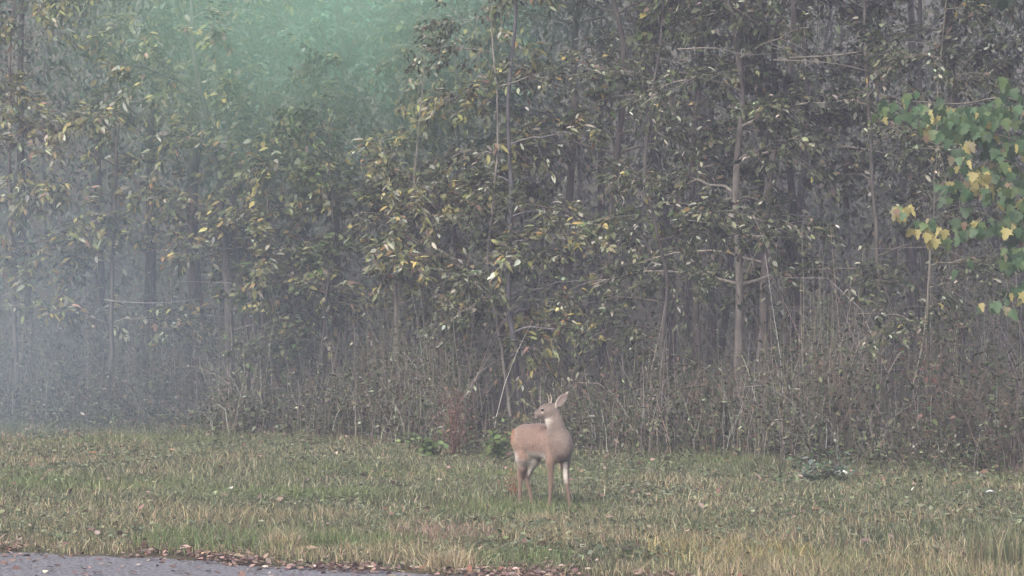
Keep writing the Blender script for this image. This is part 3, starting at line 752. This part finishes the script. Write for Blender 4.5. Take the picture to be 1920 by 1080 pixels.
fallen('orange fallen leaf in the mist on the left grass', 166, 856, .14, (.5, .24, .12))
fallen('tan fallen leaf right of the orange one on the left grass', 312, 854, .13, (.48, .30, .18))
fallen('pale pink fallen leaf on the leaf drift at the road edge', 336, 1040, .12, (.5, .36, .32))
fallen('tan fallen leaf on the drift right of the pale pink leaf', 574, 1042, .13, (.5, .38, .26))
fallen('brown broad fallen leaf standing in dry grass at the lower right', 1832, 1030, .13, (.30, .18, .12))
fallen('pale fallen leaf in the grass right of the deer legs', 1246, 847, .13, (.6, .56, .48))

# grass clumps that stand out
def clump(label, px, py, n, h, spread, cols, wts, w=.005, lean=.35, name='grass_clump'):
    Yd = F * CAMZ / (py - HORIZ); b = P(px, py, Yd); b[2] = 0
    mb = MB(); r = spread * np.sqrt(rng.random(n)); a = rng.uniform(0, 6.28, n)
    blades(mb, b[0] + r * np.cos(a), b[1] + r * np.sin(a), rng.uniform(.55, 1.0, n) * h, rng.uniform(.6, 1.2, n) * w, palette(n, cols, wts), lean)
    o = link(name, mb.mesh(name, M_GRASS, False, b), None, b); tag(o, label, 'grass clump', 'grass clumps standing above the turf', 'stuff' if spread >= .5 else None)
STRAW = ([(.40, .34, .22), (.5, .43, .28), (.30, .25, .16)], [3, 2, 2])
LUSH = ([(.11, .165, .06), (.16, .21, .09), (.22, .24, .13)], [3, 3, 1.5])
clump('tall green rush-like clump at the lower right edge', 1868, 1066, 260, .46, .26, [(.11, .14, .08), (.17, .19, .11), (.32, .29, .19)], [3, 3, 2], .0045, .22)
clump('straw-coloured tuft spilling over the road edge below the deer', 845, 1068, 420, .24, .22, *STRAW, w=.0035, lean=.9)
clump('pale straw tuft at the road edge under the left green clump', 530, 1034, 260, .26, .16, *STRAW, w=.0035, lean=.6)
clump('lush bright green clump on the left near the road', 460, 1022, 1500, .19, 1.0, *LUSH)
clump('bright green clump at the road edge right of the straw tuft', 960, 1050, 600, .15, .55, *LUSH)
clump('green clump left of the straw tuft by the road edge', 685, 1025, 600, .18, .55, *LUSH)
clump('yellow-tinged dry clump below right of the deer', 1365, 1040, 520, .18, .75, [(.44, .36, .16), (.36, .30, .15), (.2, .2, .09)], [3, 2, 1], .004, .5)
clump('straw-coloured dry clump in front of the deer feet', 1020, 980, 300, .15, .3, *STRAW, w=.004, lean=.5)
clump('pinkish dry seed-grass clump left of the straw tuft', 830, 1010, 380, .2, .5, [(.32, .22, .19), (.38, .30, .22)], [2, 1], .0035, .4)

# ------------------------------------------------------------------ the deer
DY = 25.0
def D(cx, cy, dy):                            # position read off an enlarged view of the animal
    return P(900 + cx / 3.858, 700 + cy / 3.858, DY + dy)
HD = np.array([.53, -.848, 0]); LT = np.array([-.848, -.53, 0]); UPV = np.array([0, 0, 1.0])
FUR, GREY, RUST, WHITE, DARK, LEG = (.315, .222, .182), (.22, .18, .158), (.42, .22, .12), (.74, .70, .66), (.10, .075, .06), (.205, .15, .118)
prims = []
def ell(c, r, col, k=.05, ax=None):
    prims.append(('e', np.asarray(c), np.asarray(r, float), np.asarray(ax if ax is not None else [HD, LT, UPV]), col, k))
def cone(a, ra, b, rb, col, k=.03):
    prims.append(('c', np.asarray(a), ra, np.asarray(b), rb, col, k))
ell(D(338, 492, .27), (.21, .130, .185), FUR)
ell(D(425, 486, .06), (.30, .132, .178), FUR)
ell(D(535, 515, -.17), (.22, .128, .19), FUR)
ell(D(582, 525, -.27), (.15, .108, .160), GREY)
cone(D(578, 480, -.28), .104, D(553, 385, -.27), .071, GREY, .05)
cone(D(553, 385, -.27), .071, D(541, 300, -.24), .061, GREY, .04)
cone(D(515, 375, -.25), .045, D(500, 330, -.24), .05, WHITE, .03)
ell(D(512, 268, -.235), (.085, .062, .074), GREY, .03, [np.array([1, .1, 0]), np.array([-.1, 1, 0]), UPV])
cone(D(498, 276, -.24), .070, D(440, 290, -.25), .050, GREY, .03)
cone(D(440, 290, -.25), .047, D(401, 306, -.26), .033, GREY, .02)
cone(D(470, 232, -.24), .020, D(440, 250, -.25), .016, GREY, .02)
# forelegs
cone(D(530, 530, -.23), .095, D(508, 640, -.26), .046, FUR, .018)
cone(D(508, 640, -.26), .043, D(514, 790, -.26), .024, LEG, .02)
cone(D(514, 790, -.26), .025, D(505, 925, -.25), .0150, LEG, .012)
cone(D(614, 550, -.22), .080, D(616, 660, -.20), .046, GREY, .02)
cone(D(616, 660, -.20), .043, D(628, 795, -.20), .024, LEG, .02)
cone(D(628, 795, -.20), .025, D(649, 935, -.19), .0150, LEG, .012)
# hind legs
cone(D(322, 520, .24), .122, D(316, 600, .21), .086, FUR, .03)
cone(D(316, 600, .21), .084, D(304, 680, .25), .046, FUR, .03)
cone(D(304, 680, .25), .045, D(290, 752, .31), .031, FUR, .02)
cone(D(292, 752, .30), .028, D(288, 920, .30), .0150, LEG, .012)
cone(D(395, 555, .28), .090, D(392, 625, .24), .062, FUR, .05)
cone(D(392, 625, .24), .060, D(352, 715, .30), .036, GREY, .03)
cone(D(352, 715, .30), .036, D(333, 765, .34), .029, GREY, .02)
cone(D(335, 762, .33), .028, D(376, 915, .30), .0150, LEG, .012)
hoofs = []
for (cx, cy, dy, hx) in [(505, 925, -.25, 499), (649, 935, -.19, 660), (288, 920, .30, 284), (376, 915, .30, 388)]:
    a = D(cx, cy, dy); h = D(hx, cy, dy - .02); h[2] = float(ground_z(h[0], h[1])) + .02
    cone(a, .0165, h, .021, LEG, .01); hoofs.append(h)
# tail and ears
cone(D(256, 430, .36), .040, D(250, 500, .40), .034, RUST, .03)
cone(D(250, 500, .40), .034, D(268, 590, .39), .018, RUST, .02)
e1 = norm(np.array([84, 0, 105.0])); ez = norm(np.array([-.25, -1, .2])); ez = norm(ez - e1 * (ez @ e1)); ey = np.cross(ez, e1)
ec = D(592, 190, -.29)
ell(ec - e1 * .012, (.078, .042, .019), GREY, .012, [e1, ey, ez])
cone(ec + e1 * .02, .027, ec + e1 * .105, .005, GREY, .02)
cone(D(550, 240, -.25), .024, D(562, 226, -.265), .024, GREY, .015)
f1 = norm(np.array([70, 60, 70.0])); fz = norm(np.array([-.6, .4, .3])); fz = norm(fz - f1 * (fz @ f1)); fy = np.cross(fz, f1)
fc = D(566, 212, -.13)
ell(fc, (.085, .038, .017), GREY, .012, [f1, fy, fz])

def sdf_prim(p, X):
    if p[0] == 'e':
        q = (X - p[1]) @ p[3].T
        k0 = np.linalg.norm(q / p[2], axis=-1); k1 = np.linalg.norm(q / p[2] ** 2, axis=-1)
        return k0 * (k0 - 1) / np.maximum(k1, 1e-6)
    a, ra, b, rb = p[1], p[2], p[3], p[4]
    ba = b - a; t = np.clip(((X - a) @ ba) / (ba @ ba), 0, 1)
    return np.linalg.norm(X - a - t[..., None] * ba, axis=-1) - (ra + (rb - ra) * t)

VX = .0075
lo = np.array([D(200, 0, 0)[0], DY - .55, -.02]); hi = np.array([D(720, 0, 0)[0], DY + .62, D(0, 100, 0)[2]])
dims = np.ceil((hi - lo) / VX).astype(int)
gx, gy, gz = [lo[i] + VX * np.arange(dims[i]) for i in range(3)]
field = np.full(dims, 1.0, np.float32)
for p in prims:
    pts_ = np.array([p[1] - max(p[2]), p[1] + max(p[2])]) if p[0] == 'e' else np.array([np.minimum(p[1], p[3]) - max(p[2], p[4]), np.maximum(p[1], p[3]) + max(p[2], p[4])])
    i0 = np.clip(np.floor((pts_[0] - .09 - lo) / VX).astype(int), 0, dims); i1 = np.clip(np.ceil((pts_[1] + .09 - lo) / VX).astype(int), 0, dims)
    sl = tuple(slice(a, b) for a, b in zip(i0, i1))
    X = np.stack(np.meshgrid(gx[sl[0]], gy[sl[1]], gz[sl[2]], indexing='ij'), -1)
    d = sdf_prim(p, X); k = p[-1]; f = field[sl]
    hh = np.maximum(k - np.abs(f - d), 0) / k
    field[sl] = np.minimum(f, d) - hh * hh * k * .25
# hollow of the near ear
X = np.stack(np.meshgrid(gx, gy, gz, indexing='ij'), -1)
d = sdf_prim(('e', ec + ez * .016 + e1 * .004, np.array([.080, .030, .016]), np.array([e1, ey, ez])), X)
field = np.maximum(field, -d)
del X, d

def surface_nets(f):
    s = f < 0
    nx, ny, nz = f.shape
    cells = np.zeros((nx - 1, ny - 1, nz - 1), np.int8)
    corners = [(i, j, k) for i in (0, 1) for j in (0, 1) for k in (0, 1)]
    for (i, j, k) in corners: cells += s[i:nx - 1 + i, j:ny - 1 + j, k:nz - 1 + k]
    act = (cells > 0) & (cells < 8)
    idx = np.full(act.shape, -1, np.int64); c = np.argwhere(act); idx[act] = np.arange(len(c))
    acc = np.zeros((len(c), 3)); cnt = np.zeros(len(c))
    for a in corners:
        for ax in range(3):
            if a[ax]: continue
            b = list(a); b[ax] = 1
            fa = f[c[:, 0] + a[0], c[:, 1] + a[1], c[:, 2] + a[2]]; fb = f[c[:, 0] + b[0], c[:, 1] + b[1], c[:, 2] + b[2]]
            cr = (fa < 0) != (fb < 0); t = np.where(cr, fa / np.where(cr, fa - fb, 1), 0)
            pt = np.tile(np.array(a, float), (len(c), 1)); pt[:, ax] += t
            acc[cr] += pt[cr]; cnt[cr] += 1
    V = c + acc / cnt[:, None]
    quads = []
    for ax in range(3):
        o1, o2 = [(1, 2), (2, 0), (0, 1)][ax]
        sl0 = [slice(None)] * 3; sl1 = [slice(None)] * 3; sl0[ax] = slice(0, -1); sl1[ax] = slice(1, None)
        A = s[tuple(sl0)]; B = s[tuple(sl1)]
        e = np.argwhere(A != B); e = e[(e[:, o1] > 0) & (e[:, o2] > 0) & (e[:, o1] < f.shape[o1] - 1) & (e[:, o2] < f.shape[o2] - 1)]
        q = []
        for (d1, d2) in [(1, 1), (0, 1), (0, 0), (1, 0)]:
            g = e.copy(); g[:, o1] -= d1; g[:, o2] -= d2; q.append(idx[g[:, 0], g[:, 1], g[:, 2]])
        q = np.stack(q, -1); flip = ~A[e[:, 0], e[:, 1], e[:, 2]]
        q[flip] = q[flip][:, ::-1]; quads.append(q)
    return V, np.vstack(quads)

V, Q = surface_nets(field)
V = lo + V * VX
del field
# coat colours: each region of the body carries its own, blended where they meet
Wt = np.zeros(len(V)); Cc = np.zeros((len(V), 3))
for p in prims:
    w = np.exp(-np.abs(np.clip(sdf_prim(p, V), -.03, 1)) / .014) + 1e-12
    Wt += w; Cc += w[:, None] * np.asarray(p[-2])
Cc /= Wt[:, None]
def paint(c, r, col, soft=.4, amt=1.0, ax=None):
    q = V - np.asarray(c)
    if ax is not None: q = q @ np.asarray(ax).T
    d = np.linalg.norm(q / np.asarray(r), axis=-1)
    w = np.clip((1 - d) / soft, 0, 1)[:, None] * amt
    Cc[:] = Cc * (1 - w) + np.asarray(col) * w
body_ax = [HD, LT, UPV]
paint(D(462, 645, -.0), (.20, .10, .05), WHITE, .6, .8, body_ax)                 # belly
paint(D(268, 612, .26), (.045, .16, .10), WHITE, .45, .95)                  # rump below tail
paint(D(240, 490, .32), (.034, .14, .12), RUST, .5, .9)
paint(D(262, 450, .28), (.008, .14, .09), WHITE, .6, .45)
paint(D(405, 680, .24), (.035, .04, .10), WHITE, .7, .7)                   # inner thigh
paint(D(588, 618, -.39), (.085, .12, .06), (.12, .09, .08), .7, .8)        # dark brisket
paint(D(628, 690, -.19), (.025, .05, .075), WHITE, .5, .7)                         # inner foreleg
paint(D(455, 335, -.26), (.075, .06, .022), WHITE, .6, .8)                         # under the jaw
paint(D(452, 285, -.31), (.022, .05, .009), WHITE, .5, .5)                         # under the eye
paint(D(447, 254, -.31), (.024, .05, .010), WHITE, .5, .5)                         # brow
paint(D(404, 318, -.27), (.022, .05, .013), WHITE, .5, .8)                         # chin
paint(D(386, 298, -.28), (.022, .06, .020), (.05, .04, .038), .4, 1)
paint(D(420, 270, -.26), (.05, .06, .022), (.14, .11, .095), .7, .6)                           # nose
paint(D(470, 222, -.24), (.06, .05, .018), (.17, .11, .08), .6, .7)                # crown
paint(ec + ez * .02, (.080, .031, .03), (.19, .155, .15), .25, 1, [e1, ey, ez])    # inside of ear
rim = sdf_prim(('e', ec, np.array([.098, .042, .019]), np.array([e1, ey, ez])), V)
q = (V - ec) @ np.array([e1, ey, ez]).T
rr = np.sqrt((q[:, 0] / .098) ** 2 + (q[:, 1] / .042) ** 2)
mrim = (rr > .80) & (rr < 1.1) & (np.abs(q[:, 2]) < .03)
Cc[mrim] = Cc[mrim] * .35 + np.array(WHITE) * .65
ribs = np.exp(-(((V - D(500, 500, -.05)) @ HD) / .10) ** 2)                        # faint coat ripples on the ribs
qq = (V - D(490, 500, -.05))
Cc *= (1 + .17 * ribs * np.sin((qq @ HD) * 2 * np.pi / .045 + 3 * qq[:, 2]))[:, None]
Cc *= np.exp(.05 * (fbm(V[:, 0] * 60 + V[:, 1] * 31, V[:, 2] * 30, 7, 3) - .5) * 4)[:, None]
faces_n = np.zeros_like(V)
fn = np.cross(V[Q[:, 2]] - V[Q[:, 0]], V[Q[:, 3]] - V[Q[:, 1]])
for kq in range(4): np.add.at(faces_n, Q[:, kq], fn)
NV = norm(faces_n)
wz = np.clip((-NV[:, 2] - .12) / .45, 0, 1) * np.clip((.62 - V[:, 2]) / .05, 0, 1) * np.clip((V[:, 2] - .40) / .05, 0, 1) * np.clip((D(490, 0, 0)[0] - V[:, 0]) / .03, 0, 1)
inn = np.clip(((NV @ LT) + .05) / .4, 0, 1) * np.clip((V[:, 2] - .27) / .08, 0, 1) * np.clip((.56 - V[:, 2]) / .05, 0, 1) * (((V[:, 0] > D(345, 0, 0)[0]) & (V[:, 0] < D(470, 0, 0)[0])) | (V[:, 0] > D(598, 0, 0)[0]))
wz = wz * np.where(V[:, 0] < D(340, 0, 0)[0], .45, 1)
wz = np.maximum(wz, inn)[:, None] * .95
Cc[:] = Cc * (1 - wz) + np.array(WHITE) * wz
dk = np.clip((NV[:, 2] - .35) / .5, 0, 1) * np.clip((V[:, 2] - .75) / .1, 0, 1)
Cc *= (1 - .22 * dk)[:, None]                                                      # darker saddle along the back
# short coat: tufts lying back along the body
hi_ = rng.choice(len(V), 26000)
hp = V[hi_] + rng.normal(0, .003, (26000, 3)); hn = NV[hi_]
flow = -HD * .7 + np.array([0, 0, -.7]) + rng.normal(0, .22, (26000, 3))
flow = norm(flow - hn * (flow * hn).sum(1, keepdims=True))
hl = rng.uniform(.012, .028, 26000)[:, None] * np.where(V[hi_][:, 2:3] < .45, .5, 1) * np.where(V[hi_][:, 2:3] > 1.0, .55, 1)
hw = norm(np.cross(hn, flow)) * .0016
tip = hp + (flow * .93 + hn * .22) * hl
HV = np.stack([hp - hw, hp + hw, tip], 1).reshape(-1, 3)
HC = np.repeat(np.clip(Cc[hi_] * 1.04 * np.exp(rng.normal(0, .30, (26000, 1))), 0, .85), 3, axis=0)
HT = np.arange(26000 * 3).reshape(-1, 3)
M_FUR, nt, b_, out_ = mat_new('deer_coat')
at = nt.nodes.new('ShaderNodeAttribute'); at.attribute_name = 'tint'
nz = nt.nodes.new('ShaderNodeTexNoise'); nz.inputs['Scale'].default_value = 55; nz.inputs['Detail'].default_value = 4
bp = nt.nodes.new('ShaderNodeBump'); bp.inputs['Strength'].default_value = .35; bp.inputs['Distance'].default_value = .008
nt.links.new(nz.outputs['Fac'], bp.inputs['Height']); nt.links.new(bp.outputs[0], b_.inputs['Normal'])
nt.links.new(at.outputs['Color'], b_.inputs['Base Color'])
b_.inputs['Roughness'].default_value = .85; b_.inputs['Specular IOR Level'].default_value = .2
b_.inputs['Sheen Weight'].default_value = .25; b_.inputs['Sheen Roughness'].default_value = .5
base = D(470, 0, 0); base[2] = 0
dt = thing('deer', 'brown young buck with short spike antlers looking back over its rump', 'deer', base)
link('body', np_mesh('body', V - base, [Q], M_FUR, Cc, True), dt)
fo = link('fur', np_mesh('fur', HV - base, [HT], M_FUR, HC), dt); fo['kind'] = 'stuff'
M_HORN = mat_noise('antler', (.8, .8, .8), (1, 1, 1), 30, .5, tint=True)
for pts in ([(500, 218, -.275), (499, 185, -.285), (494, 165, -.29), (481, 147, -.295)], [(512, 218, -.205), (517, 190, -.195), (515, 168, -.19), (506, 150, -.19)]):
    mb = MB(); mb.tube(spline([D(*p) for p in pts], 10), np.linspace(.009, .0035, 10), 7, (.48, .41, .34))
    link('antler', mb.mesh('antler', M_HORN, True, base), dt)
M_EYE, nt, b_, out_ = mat_new('eye'); b_.inputs['Base Color'].default_value = (.012, .009, .008, 1); b_.inputs['Roughness'].default_value = .15
M_HOOF = mat_noise('hoof', (.03, .027, .025), (.06, .05, .045), 40, .5)
def ball(name, c, r, m):
    u = np.linspace(0, np.pi, 9); v = np.linspace(0, 2 * np.pi, 13)[:-1]
    U, W = np.meshgrid(u, v, indexing='ij')
    Vb = np.stack([np.sin(U) * np.cos(W) * r[0], np.sin(U) * np.sin(W) * r[1], np.cos(U) * r[2]], -1).reshape(-1, 3) + c - base
    i = np.arange(8)[:, None] * 12; j = np.arange(12)[None]; j2 = (j + 1) % 12
    link(name, np_mesh(name, Vb, [np.stack([i + j, i + 12 + j, i + 12 + j2, i + j2], -1).reshape(-1, 4)], m, np.ones((len(Vb), 3)), True), dt)
ball('eye', D(452, 266, -.293), (.017, .011, .015), M_EYE)
ball('eye', D(452, 266, -.195), (.017, .011, .015), M_EYE)
for h in hoofs:
    ball('hoof', h + (0, -.008, -.006), (.024, .032, .022), M_HOOF)

# ------------------------------------------------------------------ haze
bm_V = np.array([(x, y, z) for z in (-1.0, 27.0) for y in (-152, 152) for x in (-152, 152)], float)
M_HAZE = bpy.data.materials.new('haze'); M_HAZE.use_nodes = True
nt = M_HAZE.node_tree; nt.nodes.clear()
out_ = nt.nodes.new('ShaderNodeOutputMaterial'); pv = nt.nodes.new('ShaderNodeVolumePrincipled')
pv.inputs['Color'].default_value = (.80, .825, 1.0, 1)
pv.inputs['Density'].default_value = 0.0035
pv.inputs['Anisotropy'].default_value = 0.0
nt.links.new(pv.outputs[0], out_.inputs['Volume'])
hz = link('haze', np_mesh('haze', bm_V, [[[0, 2, 3, 1], [4, 5, 7, 6], [0, 1, 5, 4], [2, 6, 7, 3], [0, 4, 6, 2], [1, 3, 7, 5]]], M_HAZE))
hz['kind'] = 'stuff'

# mist: a bluish bank on the ground along the left, and an added green volume imitating a glow in the crowns
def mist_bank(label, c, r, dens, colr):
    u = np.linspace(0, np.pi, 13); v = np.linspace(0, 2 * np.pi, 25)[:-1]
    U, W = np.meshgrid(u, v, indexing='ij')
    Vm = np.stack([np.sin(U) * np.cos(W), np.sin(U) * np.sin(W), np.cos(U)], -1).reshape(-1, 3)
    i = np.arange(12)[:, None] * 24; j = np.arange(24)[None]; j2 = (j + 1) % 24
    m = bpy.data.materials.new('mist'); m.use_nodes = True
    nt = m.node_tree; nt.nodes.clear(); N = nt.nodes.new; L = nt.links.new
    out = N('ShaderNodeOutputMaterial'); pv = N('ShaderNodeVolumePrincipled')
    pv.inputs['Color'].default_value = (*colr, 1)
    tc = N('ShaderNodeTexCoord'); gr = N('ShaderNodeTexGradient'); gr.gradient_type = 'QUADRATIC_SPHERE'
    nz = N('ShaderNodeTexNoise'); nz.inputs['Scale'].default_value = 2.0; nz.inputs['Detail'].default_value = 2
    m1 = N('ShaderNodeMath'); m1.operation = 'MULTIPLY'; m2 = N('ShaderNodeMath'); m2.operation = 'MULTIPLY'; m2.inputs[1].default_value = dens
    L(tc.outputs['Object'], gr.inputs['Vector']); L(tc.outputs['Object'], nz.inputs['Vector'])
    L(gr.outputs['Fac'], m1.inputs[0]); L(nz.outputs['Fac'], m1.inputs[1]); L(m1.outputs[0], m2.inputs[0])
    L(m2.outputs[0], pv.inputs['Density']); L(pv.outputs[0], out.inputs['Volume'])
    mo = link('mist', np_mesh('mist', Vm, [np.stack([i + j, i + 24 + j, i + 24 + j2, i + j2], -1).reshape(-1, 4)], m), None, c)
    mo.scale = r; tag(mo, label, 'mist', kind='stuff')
mist_bank('bank of pale bluish ground mist in front of the left trees', (-8.3, 38.4, 1.2), (9.8, 4.2, 6.2), .19, (.62, .82, 1.0))
mist_bank('added pale green mist imitating a glow in the tinted crowns', (-3.1, 39.0, 7.0), (6.2, 3.4, 4.1), .70, (.60, 1.0, .79))
